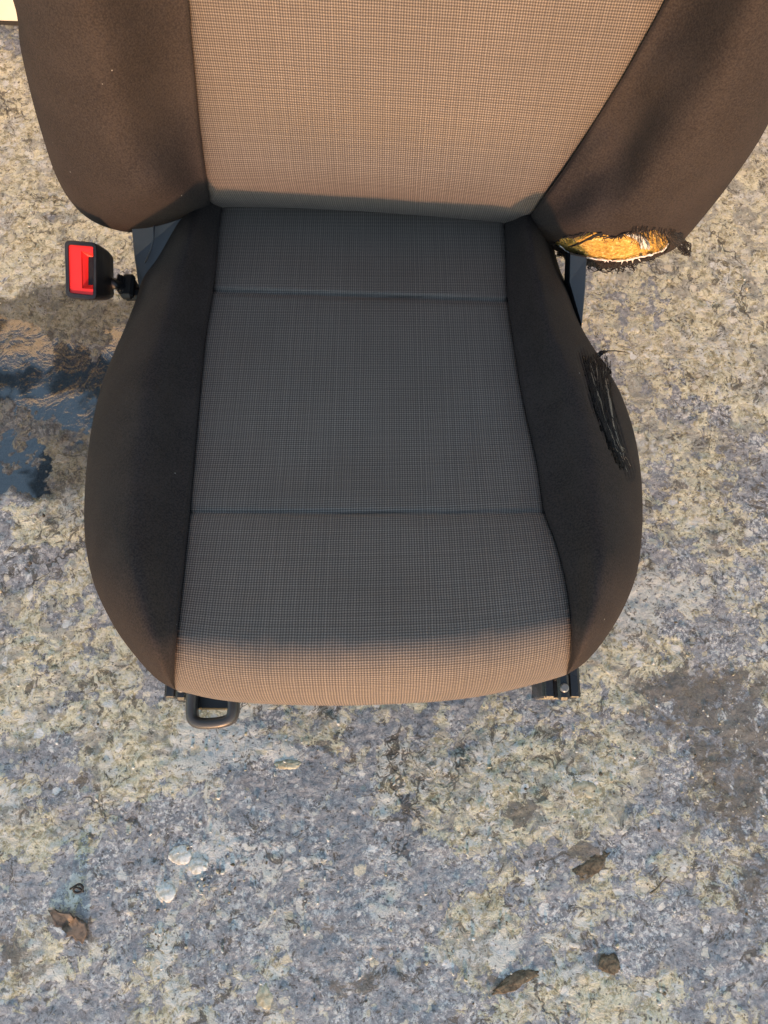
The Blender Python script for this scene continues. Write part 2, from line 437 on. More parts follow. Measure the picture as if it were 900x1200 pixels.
brown = blobs([(850, 850, 90, 110, .36), (790, 810, 60, 50, .26), (870, 960, 60, 70, .30), (870, 620, 80, 80, .16), (600, 945, 22, 16, .8), (690, 1012, 28, 12, .8),
    (80, 1085, 22, 12, .7), (850, 560, 60, 60, .18), (400, 1140, 30, 14, .5), (600, 1150, 26, 8, .7), (715, 1128, 13, 12, .95), (395, 872, 22, 10, .5),
    (370, 1100, 16, 14, .5), (290, 1005, 14, 8, .4), (10, 1120, 26, 40, .5), (70, 560, 90, 90, .22), (100, 400, 90, 60, .2), (880, 1080, 30, 60, .3), (690, 870, 18, 20, .4)])
wet = blobs([(50, 435, 130, 62, 1.3), (15, 545, 40, 36, .8), (110, 370, 60, 26, .35), (60, 640, 70, 40, .25), (130, 510, 60, 50, .3), (60, 490, 90, 60, .6), (40, 385, 120, 34, .7), (110, 480, 60, 70, .6), (60, 580, 40, 40, .35)])
pale = blobs([(225, 1008, 22, 14, .8), (195, 1045, 12, 12, .8), (270, 995, 35, 18, .5), (275, 880, 50, 20, .6), (590, 1125, 22, 14, .4), (300, 1050, 200, 80, .12),
    (800, 700, 60, 40, .35), (740, 690, 40, 40, .3), (310, 825, 12, 20, .7), (840, 850, 30, 12, .7), (330, 890, 30, 14, .4), (45, 1160, 30, 20, .4)])
dip = blobs([(20, 440, 95, 50, 1.0), (110, 450, 50, 28, .55), (10, 550, 32, 30, .7), (100, 500, 40, 20, .3)])
near = np.clip(1 - np.maximum(np.abs(GX) - .8, 0) * 3, 0, 1)
GZ = (fbm(GX, GY, 9, 3, 21) * .0022 + fbm(GX, GY, 45, 4, 31, .6) * .0016 + fbm(GX, GY, 170, 2, 41) * .0007) - .0052 * np.clip(dip, 0, 1.1)
GZ -= .0012
ng = put('ground', np.stack([GX, GY, GZ], -1).reshape(-1, 3), quads(len(gy), len(gx)), M['ground'])
ca = ng.data.color_attributes.new('gmask', 'FLOAT_COLOR', 'POINT')
ca.data.foreach_set('color', np.stack([np.clip(cream, 0, 1), np.clip(brown, 0, 1), np.clip(wet, 0, 1), np.clip(pale, 0, 1)], -1).ravel().astype(np.float32))
tag(ng, kind='structure')
# puddle: a level sheet that the floor pokes through
wxs = np.linspace(-.74, -.30, 90); wys = np.linspace(.20, .64, 80)
WX, WY = np.meshgrid(wxs, wys)
WZ = np.full_like(WX, -.0034) + fbm(WX, WY, 14, 2, 5) * .00025
wp = proj(np.stack([WX, WY, WZ], -1)); keep = (wp[..., 0] > -160)
pud = put('puddle', np.stack([WX, WY, WZ], -1).reshape(-1, 3), quads(80, 90), M['water']); tag(pud, kind='structure')

# ------------------------------------------------------------------ door behind the seat
YD = 1.030
door = bpy.data.objects.new('door', None); COL.objects.link(door); door.location = (0, YD, 0)
tag(door, 'cream painted door with a dark strip along its bottom, behind the seat', 'door')
yaw = R(-2.5)
def dl(name, boxes, mat):
    b = MB()
    for c, d, bev in boxes: b.box(c, d, bev=bev)
    o = b.put(name, mat, door); return o
dl('dark_strip', [((0, .030, .0085), (2.5, .018, .025), .003)], M['matt_black'])  # dark strip filling the gap under the bottom rail
dl('bottom_rail', [((0, .024, .0415), (2.5, .044, .041), .003)], M['door'])
dl('rail_moulding', [((0, .029, .0665), (2.5, .036, .008), .003)], M['door'])
dl('door_panel', [((0, .045, .61), (2.5, .03, 1.08), .003)], M['door'])
door.rotation_euler = (0, 0, yaw)

# ------------------------------------------------------------------ the seat
seat = bpy.data.objects.new('car_seat', None); COL.objects.link(seat); seat.location = (0, .25, 0)
tag(seat, 'car seat with grey woven centre, black bolsters and a backrest corner torn to yellow foam', 'car seat')
def part(o):
    """keep world place while parented to the seat"""
    o.matrix_parent_inverse = seat.matrix_basis.inverted() if False else o.matrix_parent_inverse
    return o
OFF = np.array([0, .25, 0])
def sput(name, V, Fc, mat, parent=None, uv=None, smooth=True):
    return put(name, np.asarray(V) - OFF, Fc, mat, parent or seat, smooth, uv)
class SMB(MB):
    def put(s, name, mat, parent=None, smooth=False):
        s.v = [tuple(np.array(v) - OFF) for v in s.v]
        return MB.put(s, name, mat, parent or seat, smooth)
def shell(L_, name, mat, off1, off2, sh, flip=False, parent=None):
    """closes the back of a cushion: ring, pushed ring, shrunk ring, cap"""
    L_ = np.asarray(L_); c = L_.mean(0); n = len(L_)
    r = [L_]
    for t in (.12, .3, .55, .8, 1.0):
        k = 1 - (1 - sh) * t ** 2
        r.append(c + (L_ - c) * k + off1 * t)
    r.append(c + (r[-1] - c) * .88 + (off2 - off1)); m_ = len(r)
    V = np.vstack(r + [r[-1].mean(0)[None]])
    Fs = []
    for k in range(m_ - 1):
        for i in range(n):
            j = (i + 1) % n; Fs.append((k * n + i, k * n + j, (k + 1) * n + j, (k + 1) * n + i))
    for i in range(n): Fs.append(((m_ - 1) * n + i, (m_ - 1) * n + (i + 1) % n, m_ * n))
    if flip: Fs = [f[::-1] for f in Fs]
    return sput(name, V, Fs, mat, parent)

# --- cushion
CO = np.array([0, .066, .352]); slope = .235
CN = np.array([0, slope, 1.0]); CN /= np.linalg.norm(CN)
NV = 230
cSL = curve([(266, 205), (262, 230), (256, 270), (251, 330), (240, 400), (230, 507), (222, 600), (213, 690), (206, 760), (204.5, 795), (206, 809)], NV)
cSR = curve([(586, 205), (590, 235), (593, 300), (595, 350), (602, 400), (613, 467), (630, 545), (638, 598), (652, 637), (663, 680), (669, 722), (669, 762), (665, 785), (664, 791)], NV)
cOL = curve([(206, 205), (197, 260), (182, 300), (167, 325), (159, 352), (146, 385), (135, 410), (123, 440), (110, 487), (102, 540), (98.5, 600), (101, 643), (111, 687), (133, 733), (157, 767), (183, 795), (206, 809)], NV)
cOR = curve([(634, 205), (643, 255), (650, 293), (657, 318), (667, 340), (680, 380), (699, 413), (716, 440), (729, 465), (742, 503), (750, 545), (753, 590), (752, 630), (746, 673), (731, 712), (711, 746), (687, 775), (664, 791)], NV)
cF = lambda n: curve([(206, 809), (250, 819), (300, 824.5), (380, 827), (440, 826), (520, 821.5), (580, 813), (630, 801), (664, 791)], n)
vv = np.linspace(0, 1, NV)
RC = .085
def tfront(v): return np.clip((v - .868) / .132, 0, 1)
def croll(s, t): return RC * (1 - np.sqrt(np.maximum((1 - s * s) * (1 - t ** 2.25), 0)))
def cush_wr(p):
    x, y = p[..., 0] / 100, p[..., 1] / 100
    return fbm(x, y, .9, 3, 55) * .0026 + fbm(x, y * .5, 3.2, 3, 65) * .0012
def panel(SL, SR, bot, nu):
    u = np.linspace(0, 1, nu)
    P = SL[:, None] * (1 - u)[None, :, None] + SR[:, None] * u[None, :, None]
    B = bot(nu); lin = SL[-1] * (1 - u)[:, None] + SR[-1] * u[:, None]
    P = P + (vv ** 5)[:, None, None] * (B - lin)[None]
    return P, u
NU = 150
cP, u = panel(cSL, cSR, cF, NU)
U, Vv = np.meshgrid(u, vv)
edge_px = np.minimum(np.linalg.norm(cP - cSL[:, None], axis=2), np.linalg.norm(cP - cSR[:, None], axis=2))
def creases(p, u):
    y1 = 340 + 12 * u; y2 = 600 + 1.5 * np.sin(u * 3)
    py = p[..., 1]
    # lip of the rear piece stands over the middle piece, thin seam at the front
    h = .0012 * sst(y1 + 2, y1 - 25, py) * np.exp(-np.maximum(y1 - py, 0) / 60) - .0050 * np.exp(-((py - y1 - 1) / 2.6) ** 2)
    h += -.0032 * np.exp(-((py - y2) / 2.2) ** 2) - .0012 * np.exp(-((py - y2) / 12) ** 2)
    return h
hp = (.0007 * np.sin(cP[..., 1] * .75 + 2 * fbm(cP[..., 1] / 20, U, 1, 2, 4)) * np.exp(-(edge_px / 6.0)) + .005 * np.sin(np.pi * U) * sst(0, .5, Vv) - croll(0 * U, tfront(Vv)) - .0045 * np.exp(-(edge_px / 3.0) ** 2) - .003 * np.exp(-(edge_px / 14.0) ** 2)
      + creases(cP, U) + cush_wr(cP) + .016 * sst(.50, .92, Vv) - .004)
cW = on_plane(cP, CO, CN, hp)
arc = np.r_[0, np.cumsum(np.linalg.norm(np.diff(cW[:, NU // 2], axis=0), axis=1))]
cUV = np.stack([cW[..., 0], np.broadcast_to(arc[:, None], U.shape)], -1)
def row_at(py, col=NU // 2): return int(np.argmin(np.abs(cP[:, col, 1] - py)))
r1, r2 = row_at(349), row_at(601)
for nm, a, b in (('centre_panel', 0, r1), ('centre_panel', r1, r2), ('centre_panel', r2, NV - 1)):
    Vp = cW[a:b + 1].reshape(-1, 3); o = sput(nm, Vp, quads(b - a + 1, NU, True), M['weave'], uv=cUV[a:b + 1].reshape(-1, 2))
    o['label'] = {0: 'short grey woven rear panel tucked under the backrest', r1: 'long grey woven middle panel', r2: 'grey woven front panel curling over the edge'}[a]

def bolster(SLn, OUT, ns, hfun, org, nrm, extra):
    s = np.linspace(0, 1, ns); s = 1 - (1 - s) ** 1.5          # denser near the outline
    P = SLn[:, None] * (1 - s)[None, :, None] + OUT[:, None] * s[None, :, None]
    Sg, Vg = np.meshgrid(s, vv)
    d = np.linalg.norm(P - SLn[:, None], axis=2)
    h = hfun(Sg, Vg) - .0035 * np.exp(-(d / 3.0) ** 2) + extra(P)
    return P, on_plane(P, org, nrm, h), Sg, Vg
def hb_c(side):
    def f(s, v):
        amp = .027 * sst(0, .12, v) * sst(1.0, .72, v) + .004
        if side > 0: amp = amp * 1.0
        g = amp * sst(0, .62, s) ** .9 * 1.0
        front = .016 * sst(.50, .92, v) - .004
        so = np.clip((s - .30) / .70, 0, 1)
        return g * (1 - .3 * so ** 2) + front - croll(so ** 1.3, tfront(v))
    return f
cBL, cBLW, _, _ = bolster(cSL, cOL, 90, hb_c(-1), CO, CN, cush_wr)
# worn, torn band on the right cushion bolster: an outer groove where the knit has run
TEAR = curve([(688, 416), (694, 440), (700, 470), (710, 500), (722, 527), (735, 551)], 60)
def tear_dent(P):
    d = np.full(P.shape[:2], 1e9)
    for q, wd in zip(TEAR, np.linspace(20, 8, 60)): d = np.minimum(d, np.hypot((P[..., 0] - q[0] - wd * .3) / wd, (P[..., 1] - q[1]) / 12))
    m_ = sst(1.15, .75, d)
    return m_ * (-.0030 + .0011 * np.sin(P[..., 0] * 1.9 - P[..., 1] * .55) + .0007 * fbm(P[..., 0] / 3, P[..., 1] / 14, 1, 3, 88))
cBR, cBRW, _, _ = bolster(cSR, cOR, 110, hb_c(1), CO, CN, lambda p: cush_wr(p) + tear_dent(p))
o = sput('side_bolster', cBLW.reshape(-1, 3), quads(NV, 90), M['bolster'])
o = sput('side_bolster', cBRW.reshape(-1, 3), quads(NV, 110, True), M['bolster']); o['label'] = 'right cushion bolster with worn frayed strip'
loop = np.vstack([cBLW[:, -1], cW[-1, 1:-1], cBRW[::-1, -1], cW[0, ::-1][::6]])
cushion_base = shell(loop, 'seat_cushion', M['bolster'], np.array([0, .01, -.10]), np.array([0, .015, -.115]), .90)

# --- backrest
YAW, REC = R(4.0), R(12.0)
BO = np.array([0, .512, .276]); ga = np.array([math.cos(YAW), -math.sin(YAW), 0]); gh = np.array([math.sin(YAW), math.cos(YAW), 0]); gz = np.array([0, 0, 1.])
gb = gh * math.sin(REC) + gz * math.cos(REC); BN = -gh * math.cos(REC) + gz * math.sin(REC)
def loc2px(a, b, h=0.0): return tuple(proj(BO + ga * a + gb * b + BN * h))
def px2loc(px, py, h=0.0):
    q = on_plane(np.array([px, py], float), BO, BN, h) - BO; return q @ ga, q @ gb
TOPB = .50
def extend(first, h, shifts):
    a, b = px2loc(*first, h); out = []
    for k, (da, bb) in enumerate(shifts): out.append(loc2px(a + da, bb, h))
    return out
HO = .02
aL, _ = px2loc(220, 0); aR, _ = px2loc(780, 0)
bSL = extend((220, 0), 0, [(.012, TOPB), (.004, .40), (-.002, .31), (-.002, .25)]) + [(220, 0), (223.5, 40), (227, 75), (232, 130), (236.5, 170), (242, 210), (248, 246)]
bSR = extend((780, 0), 0, [(-.005, TOPB), (.010, .40), (.012, .31), (.006, .25)]) + [(780, 0), (755, 46), (730, 90), (695, 146), (660, 200), (633, 237), (611, 266)]
bOL = extend((15, 0), HO, [(.05, TOPB), (.022, .42), (.0, .31), (-.004, .25)]) + [(15, 0), (24, 57), (36, 110), (49, 157), (66, 207), (86, 240), (110, 260), (140, 270.5), (167, 272), (200, 266), (227, 255), (248, 246)]
bOR = extend((958, 0), HO, [(-.04, TOPB), (-.012, .42), (.006, .31), (.004, .25)]) + [(958, 0), (945, 40), (925, 92), (900, 146), (878, 183), (850, 222), (828, 250), (806, 276), (790, 292), (765, 303), (735, 311), (705, 314), (678, 308), (655, 296), (630, 280), (611, 266)]
NB = 260
vv = np.linspace(0, 1, NB)
def loc_curve(pts, n):
    """even in the seat's own plane rather than in the picture"""
    P = curve(pts, 4000); Wd = on_plane(P, BO, BN, 0.0)
    s = np.r_[0, np.cumsum(np.linalg.norm(np.diff(Wd, axis=0), axis=1))]; q = np.linspace(0, s[-1], n)
    return np.stack([np.interp(q, s, P[:, i]) for i in range(2)], -1)
bSL, bSR, bOL, bOR = [loc_curve(c, NB) for c in (bSL, bSR, bOL, bOR)]
bF = lambda n: curve([(248, 246), (300, 244.5), (350, 245), (430, 248.5), (500, 254), (560, 260), (611, 266)], n)
RB = .055
def tbot(v): return np.clip((v - .88) / .12, 0, 1)
def ttop(v): return np.clip((.10 - v) / .10, 0, 1)
def broll(s, v): return RB * (1 - np.sqrt(np.maximum((1 - s * s) * (1 - tbot(v) ** 2.2) * (1 - ttop(v) ** 2), 0)))
def back_wr(p):
    q = on_plane(p, BO, BN) - BO; x, y = q @ ga * 10, q @ gb * 10
    return fbm(x, y, .8, 2, 155) * .0030 + fbm(x, y, 4, 3, 165) * .0005
NU = 170
bP, u = panel(bSL, bSR, bF, NU); U, Vv = np.meshgrid(u, vv)
edge_px = np.minimum(np.linalg.norm(bP - bSL[:, None], axis=2), np.linalg.norm(bP - bSR[:, None], axis=2))
hp = .006 * np.sin(np.pi * U) + .012 * sst(.55, .80, Vv) * np.sin(np.pi * U) ** .5 - broll(0 * U, Vv) - .0045 * np.exp(-(edge_px / 3.0) ** 2) - .004 * np.exp(-(edge_px / 16.0) ** 2) + back_wr(bP) * .6
bW = on_plane(bP, BO, BN, hp)
arc = np.r_[0, np.cumsum(np.linalg.norm(np.diff(bW[:, NU // 2], axis=0), axis=1))]
# woven rows are followed in the seat's own plane so that the weave stays square
q = bW - BO
bUV = np.stack([q @ ga, np.broadcast_to(arc[:, None], U.shape)], -1)
o = sput('centre_panel', bW.reshape(-1, 3), quads(NB, NU, True), M['weave'], uv=bUV.reshape(-1, 2)); o['label'] = 'large grey woven centre panel of the backrest'
def hb_b(side):
    def f(s, v):
        amp = .060 * sst(1.0, .80, v) * sst(0, .1, v) + .002
        g = amp * sst(.02, .66, s)
        so = np.clip((s - .34) / .66, 0, 1)
        return g * (1 - .25 * so ** 2) - broll(so ** 1.25, v)
    return f
def soft_folds(P):
    a = np.zeros(P.shape[:2])
    for x0, y0, x1, y1, wd, am in ((705, 165, 640, 235, 15, .006), (755, 110, 705, 270, 22, -.007), (790, 60, 735, 140, 18, .003)):
        d = np.array([x1 - x0, y1 - y0], float); L = np.hypot(*d); d /= L
        q = P - np.array([x0, y0]); t = q @ d; n_ = q @ np.array([-d[1], d[0]])
        a += am * np.exp(-(n_ / wd) ** 2) * sst(-30, 20, t) * sst(L + 30, L - 20, t)
    return a
bBL, bBLW, _, _ = bolster(bSL, bOL, 100, hb_b(-1), BO, BN, back_wr)
bBR, bBRW, _, _ = bolster(bSR, bOR, 150, hb_b(1), BO, BN, lambda p: back_wr(p) + soft_folds(p))
sput('side_bolster', bBLW.reshape(-1, 3), quads(NB, 100), M['bolster'])['label'] = 'whole backrest bolster above the red buckle'
HOLE = np.array([(650, 287), (660, 279), (676, 276), (690, 273), (706, 277), (722, 279), (735, 274), (748, 271), (766, 270), (780, 276), (786, 285), (781, 292),
                 (765, 299), (742, 304.5), (715, 307), (692, 303), (668, 298)], float)
def inpoly(P, poly):
    x, y = P[..., 0], P[..., 1]; r = np.zeros(x.shape, bool); n = len(poly)
    for i in range(n):
        x1, y1 = poly[i]; x2, y2 = poly[i - 1]
        c = ((y1 > y) != (y2 > y)) & (x < (x2 - x1) * (y - y1) / (y2 - y1 + 1e-12) + x1); r ^= c
    return r
# refined patch of the right bolster so the tear has a fine ragged edge
def refine(P, Wd, k):
    n, m_ = P.shape[:2]
    def up(A):
        A = np.stack([np.stack([np.interp(np.linspace(0, m_ - 1, (m_ - 1) * k[1] + 1), np.arange(m_), A[i, :, c]) for c in range(A.shape[2])], -1) for i in range(n)])
        return np.stack([np.stack([np.interp(np.linspace(0, n - 1, (n - 1) * k[0] + 1), np.arange(n), A[:, j, c]) for c in range(A.shape[2])], -1) for j in range(A.shape[1])], 1)
    return up(P), up(Wd)
P2, W2 = refine(bBR, bBRW, (2, 1))
nr, nc = P2.shape[:2]; Q = quads(nr, nc, True)
cen = P2.reshape(-1, 2)[Q].mean(1)
jag = fbm(cen[:, 0] / 4, cen[:, 1] / 30, 1, 2, 5) * 4.0
Q2 = Q[~inpoly(cen + np.stack([0 * jag, jag], -1), HOLE)]
o = sput('side_bolster', W2.reshape(-1, 3), Q2, M['bolster']); o['label'] = 'torn backrest bolster showing yellow foam'
tornb = o
loop = np.vstack([bBLW[:, -1], bW[-1, 1:-1], bBRW[::-1, -1], bW[0, ::-1][1:-1:4]])
backrest = shell(loop, 'backrest', M['bolster'], gh * .085 + gz * .012, gh * .105 + gz * .012, .93, True)

def surf(P, Wd, px, py, off=0.0):
    """point of a built surface behind a photograph point, lifted towards the viewer by off"""
    d = (P[..., 0] - px) ** 2 + (P[..., 1] - py) ** 2; k = np.argsort(d.ravel())[:4]
    wgt = 1 / (d.ravel()[k] + .3); X = (Wd.reshape(-1, 3)[k] * wgt[:, None]).sum(0) / wgt.sum()
    dep = (X - CAM) @ FWD
    return CAM + rays(np.array([px, py], float)) * (dep - off)

# foam in the tear
fx = np.linspace(644, 794, 90); fy = np.linspace(264, 312, 34)
fv = []; ok = np.zeros((34, 90), bool)
FP = np.stack(np.meshgrid(fx, fy), -1)
hull = np.array([(p[0] + (p[0] - 718) * .06, p[1] + (p[1] - 288) * .34) for p in HOLE])
hull = np.array([p if p[1] < 296 else (p[0], p[1] - 2.5) for p in hull])
ins = inpoly(FP, hull)
for i in range(34):
    for j in range(90):
        x, y = FP[i, j]; t = (y - 270) / 36
        fv.append(surf(bBR, bBRW, x, min(y, 305), -.006 - .006 * math.sin(np.clip(t, 0, 1) * math.pi) + .0045 * float(fbm(np.array(x / 6), np.array(y / 4.5), 1, 4, 9, .65))))
Qf = quads(34, 90, True); keepf = ins.reshape(-1)[Qf].all(1)
sput('foam', fv, Qf[keepf], M['foam'], tornb)
# white liner along the lower lip of the tear
b = SMB()
lip = curve([(656, 288), (664, 295), (676, 299.5), (692, 303), (712, 305.5), (728, 306), (745, 302.5), (762, 299), (777, 293.5), (783, 286)], 70)
P3 = np.array([surf(bBR, bBRW, x + rng.uniform(-.3, .3), y - .5 + rng.uniform(-.5, .5), .0015) for x, y in lip])
b.tube(P3, .0004 + .0011 * np.clip(fbm(np.arange(70.) * .25, np.arange(70.) * 0, 1, 2, 3) + .55, 0, 1.5) * (.6 + .4 * rng.rand(70)) + .0007 * np.exp(-((np.arange(70) - 37) / 3.) ** 2), 7)
lip2 = curve([(735, 274), (743, 277), (750, 283), (752, 290)], 14)
for dx in (0, 4, 8):
    b.tube([surf(bBR, bBRW, x + dx, y + .4 * dx * .3, -.002) for x, y in lip2], .0018, 6)
for k in range(9):
    x = rng.uniform(700, 750); y = 306 - abs(x - 715) * .07
    b.tube([surf(bBR, bBRW, x, y, .002), surf(bBR, bBRW, x + rng.uniform(-2, 2), y + rng.uniform(1, 5), .004)], np.array([.0009, .0003]), 5)
b.put('foam_liner', M['liner'], tornb, True)

def strand(b, P_, W_, pts, r, off=.002, n=12, wob=.8):
    c = curve(pts, n); c = c + rng.randn(n, 2) * wob * np.linspace(.2, 1, n)[:, None] * .5
    o_ = np.full(n, off) if np.isscalar(off) else np.interp(np.linspace(0, 1, n), np.linspace(0, 1, len(off)), off)
    b.tube([surf(P_, W_, x, y, oo) for (x, y), oo in zip(c, o_)], np.linspace(r, r * .45, n), 4)
b = SMB(); b2 = SMB()
for k in range(95):      # fringe hanging over the right end of the foam
    x = 742 + 50 * rng.rand() ** .8; y = 268 + rng.uniform(-3, 3) + .08 * (x - 760)
    L = rng.uniform(8, 30) * (1 if x < 775 else .8)
    x1 = x + rng.uniform(-4, 7) + (x - 755) * .15; 
    strand(b if rng.rand() < .7 else b2, bBR, bBRW, [(x, y), (x + rng.uniform(-3, 2), y + L * .5), (min(x1, 800), min(y + L, 303))], rng.uniform(.00022, .0005), [.001, .005, .006])
for k in range(60):      # ragged knit along the upper edge
    t = rng.rand(); x = 650 + 105 * t; y = np.interp(x, HOLE[:9, 0], HOLE[:9, 1]) - rng.uniform(0, 2)
    dx = rng.uniform(-16, 6); dy = rng.uniform(1, 7)
    strand(b if rng.rand() < .75 else b2, bBR, bBRW, [(x, y), (x + dx * .5, y + dy * .4), (x + dx, y + dy)], rng.uniform(.0003, .0008), [.001, .003, .003])
for k in range(10):      # rolled flap lying over the left of the foam
    strand(b, bBR, bBRW, [(704 + rng.uniform(-2, 2), 273 + rng.uniform(-1, 2)), (692, 279 + rng.uniform(-1, 1)), (680, 285 + rng.uniform(-1, 1)), (668 + rng.uniform(-3, 3), 289)], .0010, [.002, .004, .003])
for k in range(150):      # shreds under the lower lip
    x = 655 + 110 * rng.rand(); y = np.interp(x, [650, 680, 710, 740, 790], [293, 303, 309, 306, 293])
    L = rng.uniform(3, 13) * (1.0 if 685 < x < 745 else .45)
    strand(b, bBR, bBRW, [(x, y), (x + rng.uniform(-4, 4), y + L * .6), (x + rng.uniform(-9, 9), y + L)], rng.uniform(.0004, .0011), [.0, .0, -.004])
for k in range(26):      # tuft sticking out at the right
    x = 786 + rng.uniform(-6, 6); y = 278 + rng.uniform(-5, 8)
    strand(b, bBR, bBRW, [(x, y), (x + 8 + rng.uniform(-3, 3), y + rng.uniform(-2, 7)), (805 + rng.uniform(-6, 5), 292 + rng.uniform(-8, 8)), (808 + rng.uniform(-10, 4), 299 + rng.uniform(-6, 2))], .0007, [.001, .003, 0, -.01], wob=1.6)
b.put('frayed_threads', M['thread_black'], tornb, True)['kind'] = 'stuff'
b2.put('frayed_threads', M['thread_brown'], tornb, True)['kind'] = 'stuff'
for o_ in tornb.children:
    if o_.name.startswith('frayed'): o_['kind'] = 'stuff'

# run threads on the cushion bolster
nT, nW = 110, 26
TT = curve([(x, y) for x, y in TEAR[::6]] + [tuple(TEAR[-1])], nT); wdT = np.interp(np.linspace(0, 1, nT), [0, .12, .5, .85, 1], [17, 27, 22, 13, 3])
jl = fbm(np.arange(nT) / 2.2, np.zeros(nT), 1, 3, 12) * 3.5; jr = fbm(np.arange(nT) / 2.2, np.zeros(nT) + 9, 1, 3, 14) * 3.5
V = []
for i in range(nT):
    for j in range(nW):
        t = j / (nW - 1); x = TT[i, 0] - 8 - jl[i] + (wdT[i] + 4 + jl[i] + jr[i]) * t; y = TT[i, 1] + 1.5 * math.sin(j * 2.1)
        e = min(t, 1 - t, i / (nT - 1) * 4, (1 - i / (nT - 1)) * 4)
        V.append(surf(cBR, cBRW, x, y, -.001 + .0022 * min(1, e * 6) + .0009 * float(fbm(np.array(j * 1.3), np.array(i / 16.), 1, 3, 33))))
o = sput('torn_strip', V, quads(nT, nW, True), M['torn']); o['label'] = 'shredded black patch of run threads'
b = SMB(); b2 = SMB()
for k in range(420):
    i0 = rng.randint(0, 46); i1 = min(59, i0 + rng.randint(6, 20)); f = rng.rand()
    wd = np.linspace(26, 6, 60)
    pts = [(TEAR[i][0] + wd[i] * (f * 1.2 - .22) + rng.uniform(-1.5, 1.5), TEAR[i][1] + rng.uniform(-2, 2)) for i in np.linspace(i0, i1, 4).astype(int)]
    strand(b if rng.rand() < .93 else b2, cBR, cBRW, pts, rng.uniform(.0002, .0005), [.001, rng.uniform(.0015, .004), .001], 9)
for k in range(12):
    pts = [(700 + rng.uniform(-2, 2), 415), (705 + rng.uniform(-2, 2), 412 + rng.uniform(-2, 2)), (709, 410 + rng.uniform(-3, 5))]
    strand(b, cBR, cBRW, pts, .0007, [.001, .002, .0], 6)
strand(b, cBR, cBRW, [(701, 417), (708, 412.5), (716, 411), (725, 411.5), (734, 413)], .0008, [.002, .006, .008, .01], 14, .15)
strand(b, cBR, cBRW, [(702, 418), (707, 414), (712, 412)], .0012, [.001, .004, .006], 8, .2)
b.put('frayed_threads', M['thread_black'], seat, True)['kind'] = 'stuff'
b2b = SMB()
for k in range(4):
    strand(b2, cBR, cBRW, [(709 + k * .6, 440 + 6 * k), (714 + k * .5, 470), (719 + k * .4, 500), (727, 522), (732, 538 - 4 * k)], .00045, .0026, 16, .5)
b2.put('pale_threads', M['thread_pale'], seat, True)['kind'] = 'stuff'

# --- lower steelwork
b = SMB(); b.box((0.0, .27, .205), (.34, .38, .03), bev=.01)
for sx in (-.205, .175): b.box((sx, .29, .165), (.012, .36, .11), bev=.003)
for yy in (.13, .42): b.tube([(-.21, yy, .17), (.18, yy, .17)], .011, 12)
b.put('seat_frame', M['rail_steel'])
def rail(px0, px1, label):
    zt = .072
    x0 = at_z(px0, 812, zt)[0]; x1 = at_z(px1, 812, zt)[0]; xc, wd = (x0 + x1) / 2, x1 - x0
    y0 = .030; L = .44; yc = y0 + L / 2
    b = SMB()
    b.box((xc, yc, .012), (wd, L, .006), bev=.002)                                 # base
    for s_ in (-1, 1):
        b.box((xc + s_ * (wd / 2 - .0025), yc, .040), (.005, L, .062), bev=.0018)     # side walls
        b.box((xc + s_ * (wd / 2 - .0075), yc, .0725), (.011, L, .004), bev=.0015)     # turned lips
    o = b.put('slide_rail', M['rail_steel']); o['label'] = label
    b = SMB(); b.box((xc, yc + .01, .050), (wd * .42, L - .02, .034), bev=.006)
    b.box((xc, y0 + .012, .078), (wd * .30, .03, .010), bev=.003)
    b.put('inner_runner', M['rail_steel'], o)
    b = SMB(); zc = .0705; a = np.linspace(0, 2 * math.pi, 17)[:-1]
    yb = y0 + .010
    top = np.stack([xc + .0048 * np.cos(a), yb + .0048 * np.sin(a), np.full(16, .0865)], -1)
    low = top.copy(); low[:, 2] = .083; mid = np.stack([xc + .0036 * np.cos(a), yb + .0036 * np.sin(a), np.full(16, .0875)], -1)
    b.add(np.vstack([low, top, mid]), [(i, (i + 1) % 16, 16 + (i + 1) % 16, 16 + i) for i in range(16)] + [(16 + i, 16 + (i + 1) % 16, 32 + (i + 1) % 16, 32 + i) for i in range(16)] + [tuple(range(32, 48))])
    b.put('bolt', M['bolt'], o)
    return o
rail(192, 238, 'rail beside the loop handle'); rail(636, 681, 'rail without a handle')
for sx in (-.235, .195):
    for yy in (.07, .42):
        b = SMB(); b.box((sx, yy, .005), (.03, .05, .012), bev=.003); b.put('rail_foot', M['rail_steel'])

# loop handle
zc = .110
hp_ = np.array([at_z(x, y, zc) for x, y in [(226, 806), (225, 820), (224.5, 833), (226, 842), (231, 846.5), (240, 848), (252, 847.5), (263, 845.5), (270, 842), (273, 835), (273.5, 822), (273.5, 806)]])
path = curve(hp_, 60); top_ = curve([hp_[-1], hp_[-1] + [-.01, .012, 0], hp_[0] + [.01, .012, 0], hp_[0]], 24)[1:-1]
path = np.vstack([path, top_])
prof = [(-.0052, -.010), (.0034, -.011), (.0056, -.008), (.0058, .003), (.0040, .0066), (-.0020, .0080), (-.0050, .0062), (-.0060, .002)]
b = SMB(); b.sweep(path, prof, (0, 0, 1.)); 
b.tube([hp_[0] + [0, -.004, 0], hp_[0] + [0.004, .12, .01]], .0055, 10); b.tube([hp_[-1] + [0, -.004, 0], hp_[-1] + [-.004, .12, .01]], .0055, 10)
b.put('adjustment_handle', M['handle_plastic'], smooth=True)
b = SMB(); p0, p1 = at_z(229, 824, .095), at_z(271, 824, .095)
b.box((p0 + p1) / 2 + [0, .004, 0], (p1[0] - p0[0], .022, .006), bev=.002); b.put('handle_crossbar', M['handle_plastic'])

